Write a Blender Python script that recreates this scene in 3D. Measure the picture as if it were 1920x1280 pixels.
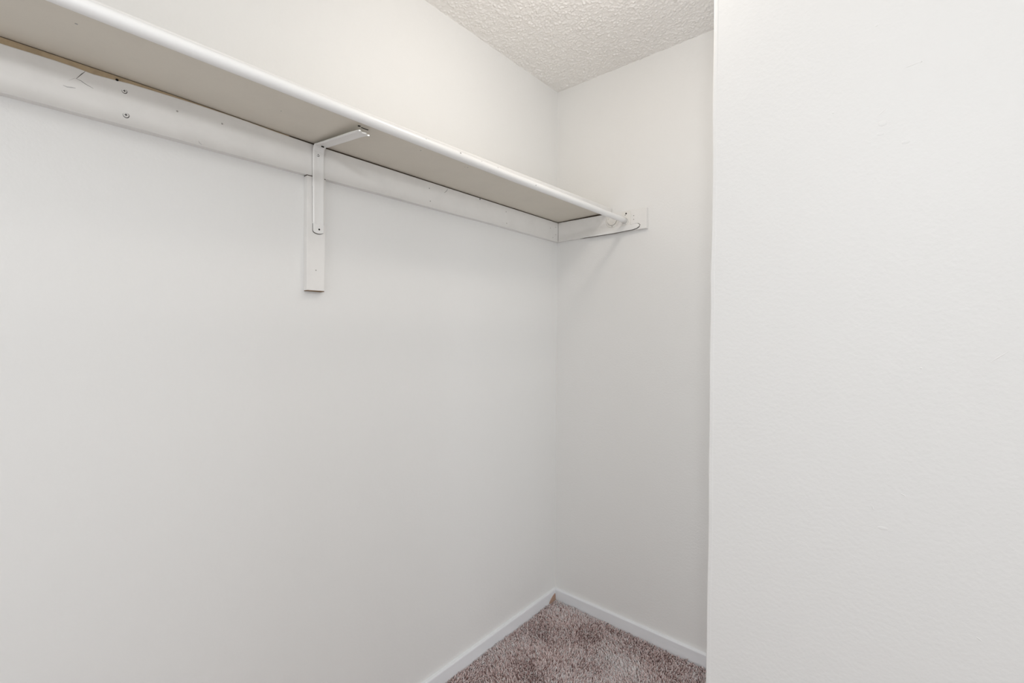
import bpy, bmesh, math, random
import numpy as np
from mathutils import Vector, Matrix

for o in list(bpy.data.objects):
    bpy.data.objects.remove(o, do_unlink=True)
scene = bpy.context.scene
COL = scene.collection
random.seed(7)
rng = np.random.default_rng(11)

# ------------------------------------------------------------------ camera
CAM = Vector((1.2786, -1.8296, 1.2952))
yaw, pitch, roll = 0.7057, -0.0188, 0.0041
fwd = Vector((-math.sin(yaw) * math.cos(pitch), math.cos(yaw) * math.cos(pitch), math.sin(pitch)))
rgt = Vector((math.cos(yaw), math.sin(yaw), 0))
up = rgt.cross(fwd)
r2 = rgt * math.cos(roll) + up * math.sin(roll)
u2 = up * math.cos(roll) - rgt * math.sin(roll)
cam_data = bpy.data.cameras.new('camera')
cam_data.sensor_width = 36.0
cam_data.sensor_fit = 'HORIZONTAL'
cam_data.lens = 866.19 / 1920 * 36
cam_data.clip_start = 0.01
cam = bpy.data.objects.new('camera', cam_data)
COL.objects.link(cam)
mw = Matrix((r2, u2, -fwd)).transposed().to_4x4()
mw.translation = CAM
cam.matrix_world = mw
scene.camera = cam

# ------------------------------------------------------------------ world, lights, exposure
world = bpy.data.worlds.new('daylight')
scene.world = world
world.use_nodes = True
wb = world.node_tree.nodes['Background']
wb.inputs['Color'].default_value = (0.92, 0.96, 1.0, 1)
wb.inputs['Strength'].default_value = 1.68


def lamp(name, loc, watts, radius, color):
    d = bpy.data.lights.new(name, 'POINT')
    d.energy = watts
    d.shadow_soft_size = radius
    d.color = color
    o = bpy.data.objects.new(name, d)
    o.location = loc
    COL.objects.link(o)
    return o


lamp('closet_ceiling_light', (0.69, -0.82, 2.21), 4.4, 0.05, (1.0, 0.945, 0.88))
lamp('photographers_flash', (1.34, -1.86, 1.86), 11.0, 0.04, (0.955, 0.98, 1.0))

vs = scene.view_settings
vs.view_transform = 'Standard'
vs.look = 'None'
vs.gamma = 1.0
vs.use_curve_mapping = False
vs.exposure = 0.0

H = 2.44            # ceiling height
PX, PY = 0.9435, -0.75   # free corner of the foreground partition


# ------------------------------------------------------------------ materials
def mat(name, color, rough=0.6, bump=None, spec=0.4, metal=0.0, dirt=0.0, dirt_scale=14.0, dirt_color=None):
    m = bpy.data.materials.new(name)
    m.use_nodes = True
    nt = m.node_tree
    N, L = nt.nodes, nt.links
    b = N['Principled BSDF']
    b.inputs['Base Color'].default_value = (*color, 1)
    b.inputs['Roughness'].default_value = rough
    b.inputs['Metallic'].default_value = metal
    b.inputs['Specular IOR Level'].default_value = spec
    geo = N.new('ShaderNodeNewGeometry')
    if dirt > 0:
        n = N.new('ShaderNodeTexNoise')
        n.inputs['Scale'].default_value = dirt_scale
        n.inputs['Detail'].default_value = 6
        n.inputs['Roughness'].default_value = 0.65
        L.new(geo.outputs['Position'], n.inputs['Vector'])
        r = N.new('ShaderNodeMapRange')
        r.inputs['From Min'].default_value = 0.45
        r.inputs['From Max'].default_value = 0.75
        r.inputs['To Min'].default_value = 0.0
        r.inputs['To Max'].default_value = dirt
        L.new(n.outputs['Fac'], r.inputs['Value'])
        mx = N.new('ShaderNodeMix')
        mx.data_type = 'RGBA'
        dc = dirt_color or tuple(c * 0.6 for c in color)
        mx.inputs[6].default_value = (*color, 1)
        mx.inputs[7].default_value = (*dc, 1)
        L.new(r.outputs['Result'], mx.inputs[0])
        L.new(mx.outputs[2], b.inputs['Base Color'])
    if bump:
        prev = None
        for scale, strength, dist, detail in bump:
            n = N.new('ShaderNodeTexNoise')
            n.inputs['Scale'].default_value = scale
            n.inputs['Detail'].default_value = detail
            L.new(geo.outputs['Position'], n.inputs['Vector'])
            bp = N.new('ShaderNodeBump')
            bp.inputs['Strength'].default_value = strength
            bp.inputs['Distance'].default_value = dist
            L.new(n.outputs['Fac'], bp.inputs['Height'])
            if prev:
                L.new(prev.outputs['Normal'], bp.inputs['Normal'])
            prev = bp
        L.new(prev.outputs['Normal'], b.inputs['Normal'])
    return m


M = {}
M['wall'] = mat('greige_wall_paint', (0.85, 0.838, 0.816), 0.5,
                bump=[(20, 0.25, 0.002, 2), (135, 0.42, 0.0012, 3)], spec=0.35)
M['ceiling'] = mat('popcorn_ceiling', (0.90, 0.875, 0.845), 0.85, bump=[(260, 0.5, 0.002, 3)], spec=0.2)
M['trim'] = mat('white_trim_enamel', (0.86, 0.865, 0.88), 0.38, bump=[(60, 0.12, 0.001, 2)], spec=0.45)
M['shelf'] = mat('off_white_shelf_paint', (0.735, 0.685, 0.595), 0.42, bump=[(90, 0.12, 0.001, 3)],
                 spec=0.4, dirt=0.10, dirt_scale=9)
M['cleat'] = mat('off_white_cleat_paint', (0.86, 0.84, 0.81), 0.42, bump=[(70, 0.15, 0.001, 3)],
                 spec=0.4, dirt=0.13, dirt_scale=13)
M['rod'] = mat('white_rod_enamel', (0.88, 0.87, 0.85), 0.28, bump=[(120, 0.06, 0.0006, 2)], spec=0.5)
M['bracket'] = mat('painted_steel', (0.86, 0.845, 0.82), 0.36, bump=[(140, 0.1, 0.0006, 2)], spec=0.5)
M['steel'] = mat('bare_broken_steel', (0.92, 0.91, 0.88), 0.3, metal=0.35, spec=0.6)
M['socket'] = mat('cream_plastic', (0.83, 0.805, 0.76), 0.4, spec=0.45)
M['dark'] = mat('dark_hole', (0.02, 0.017, 0.014), 0.9, spec=0.1)
M['crack'] = mat('crack_and_shade_grey', (0.12, 0.11, 0.10), 0.9, spec=0.1)  # real cracks, plus painted shade behind bracket foot and strap
M['smudge'] = mat('grey_scuff', (0.55, 0.54, 0.53), 0.8, spec=0.2)
M['nail'] = mat('painted_nail', (0.42, 0.40, 0.37), 0.5, spec=0.3)
M['rawwood'] = mat('raw_wood', (0.50, 0.385, 0.25), 0.75, bump=[(60, 0.3, 0.001, 4)], spec=0.2,
                   dirt=0.5, dirt_scale=40)
M['rawdark'] = mat('dark_raw_wood', (0.24, 0.17, 0.115), 0.85, bump=[(80, 0.3, 0.001, 3)], spec=0.1)
M['gap_shade'] = mat('shade_strip', (0.075, 0.055, 0.040), 0.95, spec=0.05)  # painted shade for the strips that fill narrow gaps
M['tack'] = mat('carpet_backing', (0.45, 0.30, 0.23), 0.9, bump=[(300, 0.4, 0.001, 3)], spec=0.1)


def carpet_material():
    m = bpy.data.materials.new('mauve_brown_carpet')
    m.use_nodes = True
    N, L = m.node_tree.nodes, m.node_tree.links
    b = N['Principled BSDF']
    b.inputs['Roughness'].default_value = 0.85
    b.inputs['Specular IOR Level'].default_value = 0.15
    a = N.new('ShaderNodeAttribute')
    a.attribute_name = 'tint'
    r = N.new('ShaderNodeValToRGB')
    e = r.color_ramp.elements
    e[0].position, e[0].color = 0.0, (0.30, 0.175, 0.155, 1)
    e[1].position, e[1].color = 1.0, (0.98, 0.93, 0.92, 1)
    x = e.new(0.35); x.color = (0.86, 0.655, 0.625, 1)
    x = e.new(0.7); x.color = (0.97, 0.82, 0.795, 1)
    L.new(a.outputs['Fac'], r.inputs['Fac'])
    L.new(r.outputs['Color'], b.inputs['Base Color'])
    return m


M['carpet'] = carpet_material()


def floor_material():
    m = bpy.data.materials.new('carpet_base')
    m.use_nodes = True
    N, L = m.node_tree.nodes, m.node_tree.links
    b = N['Principled BSDF']
    b.inputs['Roughness'].default_value = 0.95
    b.inputs['Specular IOR Level'].default_value = 0.1
    g = N.new('ShaderNodeNewGeometry')
    n = N.new('ShaderNodeTexNoise')
    n.inputs['Scale'].default_value = 190
    n.inputs['Detail'].default_value = 3
    L.new(g.outputs['Position'], n.inputs['Vector'])
    r = N.new('ShaderNodeValToRGB')
    e = r.color_ramp.elements
    e[0].position, e[0].color = 0.35, (0.14, 0.09, 0.08, 1)
    e[1].position, e[1].color = 0.68, (0.50, 0.39, 0.365, 1)
    L.new(n.outputs['Fac'], r.inputs['Fac'])
    L.new(r.outputs['Color'], b.inputs['Base Color'])
    bp = N.new('ShaderNodeBump')
    bp.inputs['Strength'].default_value = 0.8
    bp.inputs['Distance'].default_value = 0.006
    L.new(n.outputs['Fac'], bp.inputs['Height'])
    L.new(bp.outputs['Normal'], b.inputs['Normal'])
    return m


M['floor'] = floor_material()


# ------------------------------------------------------------------ helpers
def origin_of(parent):
    v = Vector((0, 0, 0))
    while parent is not None:
        v += parent.location
        parent = parent.parent
    return v


def link(name, me, m, parent=None, base=None, smooth=False):
    """mesh given in world coordinates -> one object, origin at base (top level) or at its parent's origin"""
    off = origin_of(parent) if parent is not None else Vector(base or (0, 0, 0))
    if off.length > 0:
        me.transform(Matrix.Translation(-off))
    me.materials.append(m)
    if smooth:
        for p in me.polygons:
            p.use_smooth = True
    o = bpy.data.objects.new(name, me)
    COL.objects.link(o)
    if parent is not None:
        o.parent = parent
    else:
        o.location = off
    return o


def bm_mesh(name, bm):
    bmesh.ops.recalc_face_normals(bm, faces=bm.faces)
    me = bpy.data.meshes.new(name)
    bm.to_mesh(me)
    bm.free()
    return me


def tag(o, label=None, category=None, group=None, kind=None):
    if label: o['label'] = label
    if category: o['category'] = category
    if group: o['group'] = group
    if kind: o['kind'] = kind
    return o


def thing(name, loc, label, category, group=None):
    o = bpy.data.objects.new(name, None)
    o.empty_display_size = 0.05
    o.location = loc
    COL.objects.link(o)
    return tag(o, label, category, group)


def add_box(bm, lo, hi):
    x0, y0, z0 = lo
    x1, y1, z1 = hi
    v = [bm.verts.new(p) for p in ((x0, y0, z0), (x1, y0, z0), (x1, y1, z0), (x0, y1, z0),
                                   (x0, y0, z1), (x1, y0, z1), (x1, y1, z1), (x0, y1, z1))]
    for f in ((0, 3, 2, 1), (4, 5, 6, 7), (0, 1, 5, 4), (1, 2, 6, 5), (2, 3, 7, 6), (3, 0, 4, 7)):
        bm.faces.new([v[i] for i in f])


def box_mesh(name, lo, hi, bevel=0.0, seg=2):
    bm = bmesh.new()
    add_box(bm, lo, hi)
    if bevel:
        bmesh.ops.bevel(bm, geom=list(bm.edges), offset=bevel, segments=seg, affect='EDGES', profile=0.5)
    return bm_mesh(name, bm)


def prism(name, poly, axis, a, b, bevel=0.0):
    """extrude a 2-D outline. axis 'x': poly is (y, z); axis 'y': poly is (x, z); axis 'z': poly is (x, y)"""
    bm = bmesh.new()

    def P(p, t):
        if axis == 'x': return (t, p[0], p[1])
        if axis == 'y': return (p[0], t, p[1])
        return (p[0], p[1], t)
    va = [bm.verts.new(P(p, a)) for p in poly]
    vb = [bm.verts.new(P(p, b)) for p in poly]
    bm.faces.new(va)
    bm.faces.new(vb)
    n = len(poly)
    for i in range(n):
        bm.faces.new((va[i], va[(i + 1) % n], vb[(i + 1) % n], vb[i]))
    if bevel:
        bmesh.ops.recalc_face_normals(bm, faces=bm.faces)
        es = [e for e in bm.edges if len(e.link_faces) == 2 and e.calc_face_angle(0) > 0.6]
        bmesh.ops.bevel(bm, geom=es, offset=bevel, segments=2, affect='EDGES', profile=0.5)
    return bm_mesh(name, bm)


def loft(name, rings, closed_ends=True):
    bm = bmesh.new()
    R = [[bm.verts.new(p) for p in r] for r in rings]
    n = len(R[0])
    for a, b in zip(R[:-1], R[1:]):
        for i in range(n):
            bm.faces.new((a[i], a[(i + 1) % n], b[(i + 1) % n], b[i]))
    if closed_ends:
        bm.faces.new(R[0])
        bm.faces.new(R[-1])
    return bm_mesh(name, bm)


def lathe(name, profile, center, axis, n=28):
    """profile: list of (radius, offset along axis); axis is '+x' or '-y' pointing off the surface"""
    rings = []
    for r, h in profile:
        ring = []
        for k in range(n):
            t = 2 * math.pi * k / n
            c, s = r * math.cos(t), r * math.sin(t)
            if axis == '+x':
                ring.append((center[0] + h, center[1] + c, center[2] + s))
            elif axis == '-y':
                ring.append((center[0] + c, center[1] - h, center[2] + s))
            else:  # '-z'
                ring.append((center[0] + c, center[1] + s, center[2] - h))
        rings.append(ring)
    return loft(name, rings)


def interp(tab, t):
    xs = [p[0] for p in tab]
    ys = [p[1] for p in tab]
    return float(np.interp(t, xs, ys))


def dots(name, pts, axis, r, h, m, parent, label=None):
    for p in pts:
        o = link(name, lathe(name, [(r, -0.0008), (r, h * 0.4), (r * 0.6, h)], p, axis, 10), m, parent)
        if label:
            o['label'] = label


def ribbon(name, pts, width, axis_x, m, parent):
    """thin dark line lying on the plane x = axis_x, pts are (y, z)"""
    bm = bmesh.new()
    prev = None
    n = len(pts)
    for i, (y, z) in enumerate(pts):
        y0, z0 = pts[max(i - 1, 0)]
        y1, z1 = pts[min(i + 1, n - 1)]
        d = Vector((y1 - y0, z1 - z0)).normalized()
        w = width * (0.35 if i in (0, n - 1) else 1.0) / 2
        a = (y - d.y * w, z + d.x * w)
        b = (y + d.y * w, z - d.x * w)
        ring = [bm.verts.new((axis_x - 0.0005, *a)), bm.verts.new((axis_x + 0.00025, *a)),
                bm.verts.new((axis_x + 0.00025, *b)), bm.verts.new((axis_x - 0.0005, *b))]
        if prev:
            for k in range(4):
                bm.faces.new((prev[k], prev[(k + 1) % 4], ring[(k + 1) % 4], ring[k]))
        else:
            bm.faces.new(ring)
        prev = ring
    bm.faces.new(prev)
    return link(name, bm_mesh(name, bm), m, parent)


def field(nx, ny, step, wavelength, seed):
    """smooth random field, zero mean and unit deviation"""
    g = np.random.default_rng(seed).standard_normal((nx, ny))
    fx = np.fft.fftfreq(nx, step)[:, None]
    fy = np.fft.fftfreq(ny, step)[None, :]
    k = np.exp(-2 * (math.pi * wavelength * 0.25) ** 2 * (fx ** 2 + fy ** 2))
    f = np.real(np.fft.ifft2(np.fft.fft2(g) * k))
    return (f - f.mean()) / f.std()


def raw_mesh(name, co, faces_flat, n_per):
    me = bpy.data.meshes.new(name)
    nf = len(faces_flat) // n_per
    me.vertices.add(len(co))
    me.vertices.foreach_set('co', np.asarray(co, dtype=np.float32).ravel())
    me.loops.add(len(faces_flat))
    me.loops.foreach_set('vertex_index', np.asarray(faces_flat, dtype=np.int32))
    me.polygons.add(nf)
    me.polygons.foreach_set('loop_start', np.arange(nf, dtype=np.int32) * n_per)
    me.update(calc_edges=True)
    return me


def struct(o):
    o['kind'] = 'structure'
    return o


# ------------------------------------------------------------------ room shell
struct(link('wall_left', box_mesh('wall_left', (-0.12, -3.42, -0.05), (0.0, 0.12, H + 0.06)), M['wall']))
struct(link('wall_back', box_mesh('wall_back', (0.0, 0.0, -0.05), (1.87, 0.12, H + 0.06)), M['wall']))
# unseen opening behind the partition, added to let in fill daylight under a lintel
struct(link('wall_alcove', box_mesh('wall_alcove', (1.75, PY + 0.115, 2.10), (1.87, 0.0, H)), M['wall']))
# side wall right of the camera, its unseen opening added and sized for daylight
bm = bmesh.new()
DY0, DY1, DZ = -2.60, -1.55, 2.08
add_box(bm, (2.35, DY1, 0.0), (2.47, PY + 0.115, H))
add_box(bm, (2.35, -3.3, 0.0), (2.47, DY0, H))
add_box(bm, (2.35, DY0, DZ), (2.47, DY1, H))
struct(link('wall_side', bm_mesh('wall_side', bm), M['wall']))
# wall behind the camera, with a second unseen opening sized for daylight fill
bm = bmesh.new()
add_box(bm, (0.0, -3.42, 0.0), (0.45, -3.30, H))
add_box(bm, (1.95, -3.42, 0.0), (2.47, -3.30, H))
add_box(bm, (0.45, -3.42, 2.08), (1.95, -3.30, H))
struct(link('wall_front', bm_mesh('wall_front', bm), M['wall']))


def partition():
    """foreground wall: taped metal corner bead makes its free edge slightly proud and wavy"""
    rings = []
    nz = 72
    for i in range(nz + 1):
        z = H * i / nz
        w = 0.0007 * math.sin(z * 9.1) + 0.0005 * math.sin(z * 23.0 + 1)
        w -= 0.0022 * math.exp(-((z - 1.425) / 0.045) ** 2)       # the plaster bulge on the edge
        x = PX + w
        y = PY
        rings.append([(x + 0.0000, y + 0.115, z), (x, y + 0.004, z), (x + 0.0006, y + 0.0012, z),
                      (x + 0.0022, y - 0.0006, z), (x + 0.0085, y - 0.0009, z), (x + 0.0105, y - 0.0005, z),
                      (x + 0.030, y - 0.0003, z), (PX + 0.055, y, z), (2.35, y, z), (2.35, y + 0.115, z)])
    return loft('wall_right', rings)


wr = struct(link('wall_right', partition(), M['wall']))


def blemish(x, z, rx, rz, h, rot=0.0):
    bm = bmesh.new()
    n = 14
    c, s = math.cos(rot), math.sin(rot)
    rings = []
    for k, (f, hh) in enumerate(((1.0, -0.0004), (0.82, 0.22), (0.55, 0.65), (0.25, 0.95))):
        ring = []
        for i in range(n):
            t = 2 * math.pi * i / n
            a, b = rx * f * math.cos(t), rz * f * math.sin(t)
            ring.append((x + a * c - b * s, PY - (hh * h * 0.65 if k else -0.0004), z + a * s + b * c))
        rings.append(ring)
    return loft('paint_blemish', rings)


for a in ((1.2408, 1.678, .008, .006, .0009), (1.238, 1.66, .007, .004, .0006), (1.2732, 1.636, .007, .004, .0007),
          (1.280, 1.7685, .014, .0012, .0007, 0.12), (1.2915, 1.7695, .002, .002, .0013), (1.166, 1.7195, .0018, .0022, .0011),
          (1.240, 1.699, .009, .0014, .0006, 0.7), (0.9835, 1.590, .0016, .0028, .0009), (0.9844, 1.8737, .0016, .004, .0007),
          (1.2291, 1.8582, .0025, .0025, .0009), (1.2799, 1.008, .0045, .0012, .0012, -0.5), (1.2519, .9405, .009, .004, .0007),
          (1.2367, .975, .0022, .006, .0008, 0.3), (1.379, .7906, .005, .0015, .0009, -0.6), (1.395, 1.26, .018, .0012, .0005, 0.75),
          (1.30, 1.236, .002, .002, .0008), (0.9786, 1.1792, .0018, .0022, .0009)):
    o = link('paint_blemish', blemish(*a), M['wall'], wr, smooth=True)


def ceiling():
    st = 0.0026
    nx, ny = 540, 500
    n1 = field(nx, ny, st, 0.0082, 3)
    n2 = field(nx, ny, st, 0.024, 4)
    h = 0.0013 * np.clip(n1 + 0.3 * n2, -0.3, 2.6) + 0.0004 * field(nx, ny, st, 0.0055, 9)
    h = h + 0.0007
    fx = np.clip((nx - 1 - np.arange(nx)) / 12.0, 0, 1)[:, None]
    fy = np.clip((ny - 1 - np.arange(ny)) / 12.0, 0, 1)[None, :]
    h = h * fx * fy
    X = (np.arange(nx) * st)[:, None] + np.zeros((1, ny))
    Y = (-np.arange(ny) * st)[None, :] + np.zeros((nx, 1))
    co = np.stack([X, Y, H - h], -1).reshape(-1, 3)
    idx = np.arange(nx * ny).reshape(nx, ny)
    q = np.stack([idx[:-1, :-1], idx[1:, :-1], idx[1:, 1:], idx[:-1, 1:]], -1).reshape(-1, 4)
    x1, y1 = (nx - 1) * st, -(ny - 1) * st
    ex = np.array([[x1, 0, H], [2.47, 0, H], [2.47, y1, H], [x1, y1, H],
                   [0, y1, H], [2.47, -3.42, H], [0, -3.42, H],
                   [0, 0, H + .06], [2.47, 0, H + .06], [2.47, -3.42, H + .06], [0, -3.42, H + .06]])
    b = len(co)
    eq = np.array([[0, 1, 2, 3], [4, 2, 5, 6], [7, 8, 9, 10], [1, 8, 9, 5], [6, 10, 9, 5], [6, 10, 7, 4]]) + b
    co = np.concatenate([co, ex])
    me = raw_mesh('ceiling', co, np.concatenate([q, eq]).ravel(), 4)
    o = link('ceiling', me, M['ceiling'], smooth=True)
    return struct(o)


ceiling()
fl = struct(link('floor', box_mesh('floor', (0.0, -3.42, -0.05), (2.47, 0.0, 0.004)), M['floor']))


# baseboards: outline swept along the wall, eased top edge
def base_profile(t=0.0125, h=0.062):
    return [(0, 0.004), (t, 0.004), (t, h - 0.0045), (t - 0.0012, h - 0.0015), (t - 0.0035, h - 0.0002), (0.0, h + 0.0006)]


bl = [[(a, y, z) for a, z in base_profile()] for y in np.linspace(-3.30, 0.0, 40)]
struct(link('baseboard_left', loft('baseboard_left', bl), M['trim']))
bb = [[(x, -a, z) for a, z in base_profile()] for x in np.linspace(0.0126, 1.75, 30)]
struct(link('baseboard_back', loft('baseboard_back', bb), M['trim']))
br = [[(x, PY - a, z) for a, z in base_profile()] for x in np.linspace(PX + 0.01, 2.35, 20)]
struct(link('baseboard_right', loft('baseboard_right', br), M['trim']))


# ------------------------------------------------------------------ carpet pile
def carpet():
    st = 0.0045
    x0, x1, y0, y1 = 0.0145, 1.22, -1.22, -0.0145
    gx, gy = np.meshgrid(np.arange(x0, x1, st), np.arange(y0, y1, st), indexing='ij')
    nx, ny = gx.shape
    la = field(nx, ny, st, 0.16, 21)
    lb = field(nx, ny, st, 0.16, 22)
    patch = field(nx, ny, st, 0.22, 23)
    fine = field(nx, ny, st, 0.018, 24)
    P = np.stack([gx.ravel(), gy.ravel()], -1)
    n = len(P)
    P = P + rng.uniform(-0.5, 0.5, (n, 2)) * st * 1.1
    P[:, 0] = np.clip(P[:, 0], x0 - .001, x1)
    P[:, 1] = np.clip(P[:, 1], y0, y1 + .001)
    keep = ~((P[:, 0] > PX - 0.003) & (P[:, 1] > PY - 0.016) & (P[:, 1] < PY + 0.12))
    lean = np.stack([la.ravel(), lb.ravel()], -1) * 0.0022 + rng.normal(0, 0.0030, (n, 2))
    hgt = 0.0115 + 0.0012 * fine.ravel() + rng.normal(0, 0.0019, n) + 0.0009 * patch.ravel()
    rad = rng.uniform(0.0014, 0.0025, n)
    ang = rng.uniform(0, 2 * math.pi, n)
    tint = np.clip(0.63 + 0.12 * patch.ravel() + 0.07 * fine.ravel() + rng.normal(0, 0.30, n), 0, 1)
    P, lean, hgt, rad, ang, tint = (a[keep] for a in (P, lean, hgt, rad, ang, tint))
    n = len(P)
    V = []
    levels = ((0.0, 0.0, 1.0, 0.0), (0.55, 0.35, 1.05, 0.8), (0.92, 0.9, 0.75, 1.6), (1.0, 1.0, 0.25, 1.9))
    for f, lf, rf, tw in levels:
        cz = 0.003 + hgt * f
        for k in range(3):
            t = ang + tw + k * 2 * math.pi / 3
            V.append(np.stack([P[:, 0] + lean[:, 0] * lf + rad * rf * np.cos(t),
                               P[:, 1] + lean[:, 1] * lf + rad * rf * np.sin(t), cz], -1))
    V = np.stack(V, 1)                       # n, 12, 3
    V[:, :, 0] = np.maximum(V[:, :, 0], 0.0126)
    V[:, :, 1] = np.minimum(V[:, :, 1], -0.0126)
    quads = []
    for l in range(3):
        for k in range(3):
            a, b = l * 3 + k, l * 3 + (k + 1) % 3
            quads.append((a, b, b + 3, a + 3))
    quads = np.array(quads)
    F = (quads[None] + (np.arange(n) * 12)[:, None, None]).reshape(-1)
    me = raw_mesh('carpet_pile', V.reshape(-1, 3), F, 4)
    at = me.attributes.new('tint', 'FLOAT', 'POINT')
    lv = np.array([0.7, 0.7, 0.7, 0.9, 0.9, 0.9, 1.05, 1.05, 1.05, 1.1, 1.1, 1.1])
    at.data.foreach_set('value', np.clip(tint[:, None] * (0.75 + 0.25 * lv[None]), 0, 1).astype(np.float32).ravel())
    o = link('carpet_pile', me, M['carpet'], smooth=True)
    return tag(o, 'mauve brown cut pile carpet between the white baseboards', 'carpet', kind='stuff')


carpet()

# little lifted corner of carpet backing against the left baseboard
o = link('carpet_flap', loft('carpet_flap', [
    [(0.0128, -0.014, 0.010), (0.0150, -0.014, 0.010), (0.0150, -0.017, 0.043), (0.0128, -0.017, 0.045)],
    [(0.0128, -0.038, 0.010), (0.0170, -0.038, 0.010), (0.0160, -0.037, 0.038), (0.0128, -0.035, 0.040)],
    [(0.0128, -0.066, 0.010), (0.0150, -0.066, 0.010), (0.0145, -0.064, 0.020), (0.0128, -0.062, 0.022)]]), M['tack'], fl)
o['label'] = 'tan carpet backing lifted in the corner'

# ------------------------------------------------------------------ wall cleat along the long wall
CT = 0.019                       # board thickness
zb, zt = 1.7290, 1.8145
cleat = thing('wall_cleat', (0.0, -1.1, zb), 'long off-white cleat board screwed to the left wall beneath the shelf', 'cleat')
# painted top line of the cleat, uneven where the shelf has lifted
ZT = [(-2.55, 1.8150), (-1.79, 1.8172), (-1.69, 1.8188), (-1.60, 1.8203), (-1.50, 1.8222), (-1.40, 1.8212), (-1.30, 1.8172), (-1.21, 1.8152), (-0.7, 1.8145), (0.0, 1.8145)]
rings = []
for y in np.linspace(-2.55, -0.0005, 90):
    zt = interp(ZT, y)
    j = 0.0006 * math.sin(y * 11) + 0.0004 * math.sin(y * 31)
    zbb = zb - 0.0035 * max(0.0, 1 + y / 0.5) * 1.0
    chip = 0.004 * math.exp(-((y + 1.655) / 0.03) ** 2)
    rings.append([(0.0, y, zbb), (CT - 0.0012, y, zbb + j), (CT, y, zbb + 0.0014 + j),
                  (CT, y, zt - 0.0014 - chip), (CT - 0.0012, y, zt - chip), (0.0, y, zt)])
link('board', loft('board', rings), M['cleat'], cleat)

# raw wood showing between cleat and lifted shelf
SB = [(-2.6, 1.8345), (-1.79, 1.8305), (-1.52, 1.8272), (-1.30, 1.8205), (-1.21, 1.8192), (-0.7, 1.8180), (0.0, 1.8180)]
rings = []
for y in np.linspace(-2.55, -1.27, 40):
    zt2 = interp(SB, y) - 0.0012
    zt = interp(ZT, y)
    rings.append([(0.001, y, zt - 0.003), (CT - 0.0022, y, zt - 0.003), (CT - 0.0022, y, max(zt2, zt - 0.001)), (0.001, y, max(zt2, zt - 0.001))])
o = link('raw_wood_strip', loft('raw_wood_strip', rings), M['rawwood'], cleat)
o['label'] = 'unpainted tan wood strip above the cleat'


rings = []
for y in np.linspace(-2.55, -0.021, 60):
    z1 = interp(SB, y)
    rings.append([(0.002, y, z1 - 0.006), (CT - 0.0030, y, z1 - 0.0035), (CT - 0.0030, y, z1 + 0.0005), (0.002, y, z1 + 0.0005)])
link('shade_strip', loft('shade_strip', rings), M['gap_shade'], cleat)  # dark strip paints the shade between cleat and shelf


def screw(center, axis, r, parent, m='cleat', cross=True, proud=0.0012):
    s = link('screw', lathe('screw', [(r, -0.001), (r, proud * 0.55), (r * 0.85, proud), (0.0004, proud * 1.05)], center, axis, 20),
             M[m], parent)
    bm = bmesh.new()
    x, y, z = center
    w, l = r * 0.13, r * 0.52
    if axis == '+x':
        h = x + proud * 1.05
        add_box(bm, (h - .0008, y - l, z - w), (h + .0002, y + l, z + w))
        add_box(bm, (h - .0008, y - w, z - l), (h + .00022, y + w, z + l))
    link('screw_recess', bm_mesh('screw_recess', bm), M['dark'], s)
    # dark ring set slightly low round the head
    link('dark_ring', lathe('dark_ring', [(r * 1.18, -0.001), (r * 1.18, 0.00025), (r * 1.0, 0.0003)],
                             (x, y + 0.0004, z - 0.0007), axis, 20), M['crack'], s)
    return s


screw((CT, -1.6107, 1.7512), '+x', 0.0048, cleat)
screw((CT, -1.6128, 1.8005), '+x', 0.0040, cleat, proud=0.0008)
dots('nail', [(CT, -0.7947, 1.7924), (CT, -0.79, 1.7495), (CT, -0.3919, 1.7927), (CT, -0.3883, 1.7464),
              (CT, -0.0378, 1.7915), (CT, -0.0375, 1.7567), (CT, -0.0800, 1.780), (CT, -0.06, 1.740),
              (CT, -1.43, 1.795), (CT, -1.52, 1.792)], '+x', 0.0021, 0.0005, M['nail'], cleat)
dots('nail_hole', [(CT, -1.6243, 1.8188), (CT, -0.5454, 1.8105)], '+x', 0.0026, 0.0003, M['dark'], cleat)
ribbon('crack', [(-1.6735, 1.8150), (-1.6789, 1.8075), (-1.6868, 1.7952)], 0.0013, CT, M['crack'], cleat)
ribbon('crack', [(-1.6868, 1.7952), (-1.690, 1.7945), (-1.6977, 1.7870)], 0.0005, CT, M['smudge'], cleat)
ribbon('crack', [(-1.6868, 1.7952), (-1.6800, 1.7940), (-1.6743, 1.7905), (-1.6616, 1.7860)], 0.0007, CT, M['crack'], cleat)
ribbon('scuff', [(-1.706, 1.7745), (-1.700, 1.7735), (-1.694, 1.7752), (-1.688, 1.7762)], 0.0020, CT, M['smudge'], cleat)
ribbon('crack', [(-0.7106, 1.8120), (-0.7144, 1.8041), (-0.7200, 1.7985), (-0.7269, 1.7925)], 0.0010, CT, M['crack'], cleat)
ribbon('paint_chip', [(-1.4790, 1.7385), (-1.4775, 1.7350), (-1.4725, 1.7315)], 0.0013, CT, M['smudge'], cleat)

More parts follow.
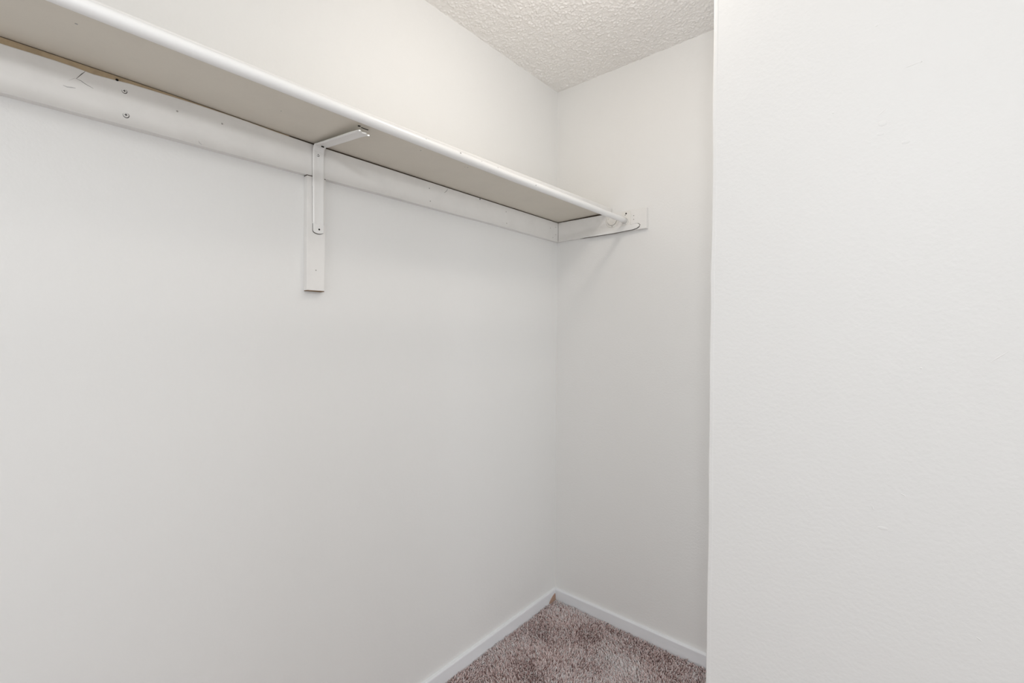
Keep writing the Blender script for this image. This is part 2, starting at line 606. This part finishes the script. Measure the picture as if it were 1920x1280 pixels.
# ------------------------------------------------------------------ end cleat on the back wall
ec = thing('end_cleat', (0.24, 0.0, 1.7265), 'short off-white cleat board on the back wall under the end of the shelf', 'cleat')
link('board', prism('board', [(CT + 0.0015, 1.7262), (0.4600, 1.7290), (0.4600, 1.8140), (CT + 0.0015, 1.8148)], 'y', -CT, 0.0, 0.0009),
     M['cleat'], ec)
link('shade_strip', prism('shade_strip', [(0.004, 1.8146), (0.284, 1.8138), (0.284, 1.8208), (0.004, 1.8178)], 'y', -CT + 0.003, -0.002), M['gap_shade'], ec)  # same painted shade along the end of the shelf
link('corner_shade', box_mesh('corner_shade', (CT + 0.0002, -CT + 0.0012, 1.7275), (CT + 0.0016, -0.001, 1.8142)), M['gap_shade'], ec)  # dark fill painted as shade where the two cleats meet
dots('nail', [(0.4032, -CT, 1.7882), (0.4033, -CT, 1.7726)], '-y', 0.0022, 0.0005, M['nail'], ec)

# ------------------------------------------------------------------ vertical mounting block under the cleat
vb = thing('mounting_block', (0.0, -1.199, 1.411), 'vertical off-white wood block on the left wall behind the bracket leg', 'wood block')
link('board', prism('board', [(-1.2250, 1.4110), (-1.1735, 1.4115), (-1.1685, 1.7268), (-1.2228, 1.7264)], 'x', 0.0, CT - 0.0003, 0.0012),
     M['cleat'], vb)
o = link('raw_bottom', box_mesh('raw_bottom', (0.0005, -1.2240, 1.4092), (CT - 0.0012, -1.1745, 1.4118)), M['rawdark'], vb)
o['label'] = 'bare wood at the bottom end'
link('top_shade', box_mesh('top_shade', (0.001, -1.2225, 1.7255), (CT - 0.0016, -1.1690, 1.7285)), M['gap_shade'], vb)  # dark strip painted as shade between block and cleat
dots('nail', [(CT - 0.0003, -1.1988, 1.468)], '+x', 0.0018, 0.0005, M['nail'], vb)

# ------------------------------------------------------------------ shelf
SF = [(-2.6, 1.8185), (-1.65, 1.8200), (-1.21, 1.8195), (-1.1, 1.8212), (-0.66, 1.8270), (-0.36, 1.8328), (0.0, 1.8392)]
TH = 0.0165
shelf = thing('closet_shelf', (0.15, -1.25, 1.80), 'long off-white closet shelf board running along the left wall', 'shelf')
rings = []
XF = 0.2905
for y in np.linspace(-2.55, -0.0035, 64):
    b0 = interp(SB, y)
    t1 = interp(SF, y)
    b1 = t1 - TH

    def zbot(x):
        return b0 + (b1 - b0) * (x - 0.019) / (XF - 0.019)
    rings.append([(0.002, y, zbot(0.002)), (0.15, y, zbot(0.15)), (XF - 0.002, y, b1), (XF, y, b1 + 0.002),
                  (XF, y, t1 - 0.002), (XF - 0.002, y, t1), (0.15, y, zbot(0.15) + TH), (0.002, y, zbot(0.002) + TH)])
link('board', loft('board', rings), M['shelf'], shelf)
rings = []
for y in np.linspace(-2.55, -0.0035, 64):
    t1 = interp(SF, y)
    rings.append([(XF - 0.0005, y, t1 - TH), (XF + 0.0012, y, t1 - TH + 0.001), (XF + 0.0014, y, t1 - 0.002),
                  (XF + 0.0004, y, t1 + 0.0002), (XF - 0.006, y, t1 + 0.0003)])
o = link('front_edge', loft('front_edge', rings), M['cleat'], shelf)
o['label'] = 'painted white front edge of the shelf'


def shelf_z(x, y):
    b0 = interp(SB, y)
    b1 = interp(SF, y) - TH
    return b0 + (b1 - b0) * (x - 0.019) / (XF - 0.019)


for (x, y, r) in ((0.2277, -0.9971, 0.0020), (0.2303, -0.8157, 0.0020), (0.2255, -0.8235, 0.0013), (0.2101, -1.7075, 0.0022),
                  (0.1563, -1.3504, 0.0013)):
    link('nail', lathe('nail', [(r, -0.001), (r, 0.0004), (r * .5, 0.0006)], (x, y, shelf_z(x, y)), '-z', 10), M['nail'], shelf)
z = shelf_z(0.2395, -1.1975)
link('screw_hole', lathe('screw_hole', [(0.0036, -0.001), (0.0036, 0.0005), (0.002, 0.0007)], (0.2395, -1.1975, z), '-z', 14), M['dark'], shelf)
z = shelf_z(0.2360, -1.1800)
link('screw_slot', box_mesh('screw_slot', (0.2340, -1.1890, z - 0.0008), (0.2370, -1.1700, z + 0.001)), M['dark'], shelf)

# ------------------------------------------------------------------ rod
RC = [(-2.6, 1.7660), (-1.67, 1.7632), (-1.15, 1.7625), (-0.76, 1.7638), (-0.48, 1.7668), (-0.25, 1.7687), (0.0, 1.7712)]
RX, RR = 0.3685, 0.0113
rod = thing('closet_rod', (RX, -1.25, 1.75), 'glossy white hanging rod running in front of the shelf edge', 'closet rod')
rings = []
for y in np.linspace(-2.55, -0.0235, 60):
    cz = interp(RC, y)
    rings.append([(RX + RR * math.cos(2 * math.pi * k / 32), y, cz + RR * math.sin(2 * math.pi * k / 32)) for k in range(32)])
link('tube', loft('tube', rings), M['rod'], rod, smooth=True)


def on_rod(y, ang, r, m):
    cz = interp(RC, y)
    c = Vector((RX + RR * math.cos(ang), y, cz + RR * math.sin(ang)))
    nrm = Vector((math.cos(ang), 0, math.sin(ang)))
    t = Vector((-math.sin(ang), 0, math.cos(ang)))
    rings = []
    for rr, h in ((r, -0.0006), (r, 0.0002), (r * .5, 0.0003)):
        rings.append([tuple(c + nrm * h + Vector((0, 1, 0)) * rr * 1.4 * math.cos(2 * math.pi * k / 8) + t * rr * math.sin(2 * math.pi * k / 8)) for k in range(8)])
    link('paint_chip', loft('paint_chip', rings), M[m], rod)


for y, a, r, m in ((-0.985, 0.45, 0.0016, 'crack'), (-1.10, 0.5, 0.0012, 'smudge'), (-0.838, 0.55, 0.0014, 'smudge'),
                   (-0.66, -0.2, 0.0018, 'smudge'), (-0.905, 0.5, 0.0011, 'smudge')):
    on_rod(y, a, r, m)

# ------------------------------------------------------------------ middle bracket (broken arm)
bk = thing('shelf_bracket', (CT, -1.192, 1.57), 'off-white steel shelf bracket with a snapped jagged arm on the left wall', 'bracket')
yl, yr = -1.2088, -1.1755
# tab at the foot with rounded end
poly = [(yl + 0.001, 1.604), (yl + 0.001, 1.578)]
for k in range(9):
    t = math.pi * k / 8
    poly.append(((yl + yr) / 2 - (0.0155) * math.cos(t), 1.578 - 0.0075 * math.sin(t)))
poly += [(yr - 0.001, 1.578), (yr - 0.001, 1.604)]
gap = [(y - 0.0006, z - 0.0016) for y, z in poly]
gap[0] = (gap[0][0], 1.700); gap[-1] = (gap[-1][0] - 0.004, 1.700)
link('shadow_gap', prism('shadow_gap', gap, 'x', CT - 0.0002, CT + 0.0009), M['crack'], bk)  # dark sheet behind foot and leg stands in for shade
link('foot_tab', prism('foot_tab', poly, 'x', CT + 0.0008, CT + 0.0032, 0.0005), M['bracket'], bk)
# leg: shallow channel, slightly bowed, running into the bend
rings = []
ARM = [(1.5975, None)]
path = [(CT + 0.0032, 1.5965), (CT + 0.0042, 1.601), (CT + 0.0042, 1.66), (CT + 0.0046, 1.73), (CT + 0.0050, 1.785),
        (CT + 0.0058, 1.798), (CT + 0.0085, 1.8065), (CT + 0.0145, 1.8105), (0.050, 1.8080), (0.080, 1.8050), (0.115, 1.8015), (0.150, 1.7978),
        (0.185, 1.7945), (0.215, 1.7915), (0.240, 1.7885)]
tipx = {0: 0.2535, 1: 0.2560, 2: 0.2490, 3: 0.2520, 4: 0.2455, 5: 0.2475}
ys = [yl, yl + 0.0035, yl + 0.0125, yl + 0.0215, yr - 0.0035, yr]


def bracket_strip(name, pts, flare):
    bm = bmesh.new()
    th = 0.0022
    top, bot = [], []
    n = len(pts)
    for i, (x, z) in enumerate(pts):
        x0, z0 = pts[max(i - 1, 0)]
        x1, z1 = pts[min(i + 1, n - 1)]
        d = Vector((x1 - x0, z1 - z0)).normalized()
        nx, nz = d.y, -d.x            # outwards: away from wall / downwards
        a, b = [], []
        for k, y in enumerate(ys):
            lip = 0.0009 if k in (1, 4) else (-0.0008 if k in (0, 5) else 0.0)
            xx, zz = x + nx * lip, z + nz * lip
            if flare and i == n - 1:
                xx = tipx[k]
                zz = z - 0.0012 + random.uniform(-0.0006, 0.0006)
            a.append(bm.verts.new((xx, y, zz)))
            b.append(bm.verts.new((xx - nx * th, y, zz - nz * th)))
        top.append(a); bot.append(b)
    for i in range(n - 1):
        for k in range(5):
            bm.faces.new((top[i][k], top[i][k + 1], top[i + 1][k + 1], top[i + 1][k]))
            bm.faces.new((bot[i][k], bot[i + 1][k], bot[i + 1][k + 1], bot[i][k + 1]))
        for k in (0, 5):
            bm.faces.new((top[i][k], top[i + 1][k], bot[i + 1][k], bot[i][k]))
    for i in (0, n - 1):
        for k in range(5):
            bm.faces.new((top[i][k], top[i][k + 1], bot[i][k + 1], bot[i][k]))
    return bm_mesh(name, bm)


link('leg', bracket_strip('leg', path[:7], False), M['bracket'], bk, smooth=False)
arm = link('arm', bracket_strip('arm', path[6:], True), M['bracket'], bk)
# bare bright metal along the snapped end
bm = bmesh.new()
prev = None
for k, y in enumerate(ys):
    x = tipx[k]
    z = 1.7872
    ring = [bm.verts.new(p) for p in ((x - 0.0005, y, z - 0.0012), (x + 0.0022, y, z - 0.0016), (x + 0.0026, y, z + 0.0012), (x - 0.0005, y, z + 0.0024))]
    if prev:
        for q in range(4):
            bm.faces.new((prev[q], prev[(q + 1) % 4], ring[(q + 1) % 4], ring[q]))
    else:
        bm.faces.new(ring)
    prev = ring
bm.faces.new(prev)
o = link('snapped_edge', bm_mesh('snapped_edge', bm), M['steel'], arm)
o['label'] = 'bright bare metal at the jagged break'
link('slot', box_mesh('slot', (0.0425, -1.1945, 1.8055), (0.0450, -1.1870, 1.8085), 0.0005), M['dark'], arm)
screw((CT + 0.0050, -1.1945, 1.7885), '+x', 0.0036, bk, 'bracket', proud=0.0016)
o = link('screw_hole', lathe('screw_hole', [(0.0026, -0.001), (0.0026, 0.0002), (0.0014, 0.0003)], (CT + 0.0030, -1.1906, 1.5825), '+x', 14), M['dark'], bk)
link('dimple', lathe('dimple', [(0.0022, -0.001), (0.0022, 0.0002), (0.001, 0.0005)], (CT + 0.0030, -1.1906, 1.5915), '+x', 12), M['bracket'], bk)

# ------------------------------------------------------------------ hardware on the end cleat
F = -CT
pl = thing('rod_end_plate', (0.370, F, 1.748), 'small cream plate holding the rod end on the end cleat', 'rod holder')
rp = []
x0, x1, z0, z1, r = 0.3505, 0.3900, 1.7490, 1.8115, 0.005
for cx, cz, a0 in ((x1 - r, z1 - r, 0), (x0 + r, z1 - r, 90), (x0 + r, z0 + r, 180), (x1 - r, z0 + r, 270)):
    for k in range(5):
        a = math.radians(a0 + 90 * k / 4)
        rp.append((cx + r * math.cos(a), cz + r * math.sin(a)))
link('plate', prism('plate', rp, 'y', F - 0.0032, F, 0.0006), M['socket'], pl)
link('cup', lathe('cup', [(0.0150, 0.0025), (0.0150, 0.0065), (0.0140, 0.0072), (0.0118, 0.0072)], (RX, F, interp(RC, 0) - 0.0005), '-y', 32), M['socket'], pl)
link('screw_hole', lathe('screw_hole', [(0.0034, 0.002), (0.0034, 0.0036), (0.002, 0.0038)], (0.3700, F, 1.8015), '-y', 14), M['dark'], pl)
link('screw_hole', lathe('screw_hole', [(0.0024, 0.002), (0.0024, 0.0034), (0.001, 0.0036)], (0.3660, F, 1.7955), '-y', 12), M['nail'], pl)

so = thing('pole_socket', (0.304, F, 1.750), 'round cream pole socket with an empty cup beneath the rod', 'pole socket')
CC = (0.3045, F, 1.7835)
link('flange', lathe('flange', [(0.0325, -0.0002), (0.0325, 0.0018), (0.0310, 0.0026), (0.0240, 0.0030)], CC, '-y', 40), M['socket'], so)
# raised U-shaped rim of the socket
bm = bmesh.new()
prev = None
for k in range(25):
    t = math.radians(150 + 240 * k / 24)
    ring = []
    for rr, hh in ((0.0180, 0.0020), (0.0182, 0.0075), (0.0215, 0.0075), (0.0222, 0.0020)):
        ring.append(bm.verts.new((CC[0] + rr * math.cos(t), F - hh, CC[2] + rr * math.sin(t))))
    if prev:
        for q in range(4):
            bm.faces.new((prev[q], prev[(q + 1) % 4], ring[(q + 1) % 4], ring[q]))
    else:
        bm.faces.new(ring)
    prev = ring
bm.faces.new(prev)
link('rim', bm_mesh('rim', bm), M['socket'], so)
bm = bmesh.new()
prev = None
for k in range(25):
    t = math.radians(150 + 215 * k / 24)
    ring = [bm.verts.new((CC[0] + rr * math.cos(t), F - hh, CC[2] + rr * math.sin(t)))
            for rr, hh in ((0.0218, 0.0020), (0.0218, 0.0033), (0.0234, 0.0033), (0.0234, 0.0020))]
    if prev:
        for q in range(4):
            bm.faces.new((prev[q], prev[(q + 1) % 4], ring[(q + 1) % 4], ring[q]))
    else:
        bm.faces.new(ring)
    prev = ring
bm.faces.new(prev)
link('rim_arc', bm_mesh('rim_arc', bm), M['nail'], so)  # darker arc round the outside of the rim
link('screw', lathe('screw', [(0.0022, 0.002), (0.0022, 0.0035), (0.001, 0.0038)], (0.3050, F, 1.7560), '-y', 12), M['nail'], so)

sp = thing('bracket_strap', (0.28, F, 1.7265), 'flat steel strap with a rounded tip along the lower end cleat', 'metal strap')
poly = [(0.1357, 1.7262), (0.23, 1.7259), (0.3114, 1.7266), (0.398, 1.7300), (0.418, 1.7335), (0.4275, 1.7390), (0.4320, 1.7455),
        (0.4230, 1.7525), (0.4098, 1.7528), (0.380, 1.7508), (0.3514, 1.7496), (0.340, 1.7450), (0.300, 1.7400), (0.22, 1.7330)]
link('bar', prism('bar', poly, 'y', F - 0.0050, F - 0.0015, 0.0006), M['bracket'], sp)
back = [(x + (0.0012 if 0.36 < x else 0.0), z - (0.0022 if z < 1.744 else (-0.0012 if x > 0.345 else 0.0008))) for x, z in poly]
back = [(max(x, 0.1405), z) for x, z in back]
link('shade_sheet', prism('shade_sheet', back, 'y', F - 0.0016, F + 0.0002), M['crack'], sp)  # dark sheet peeking past the bar, stands in for its shade line
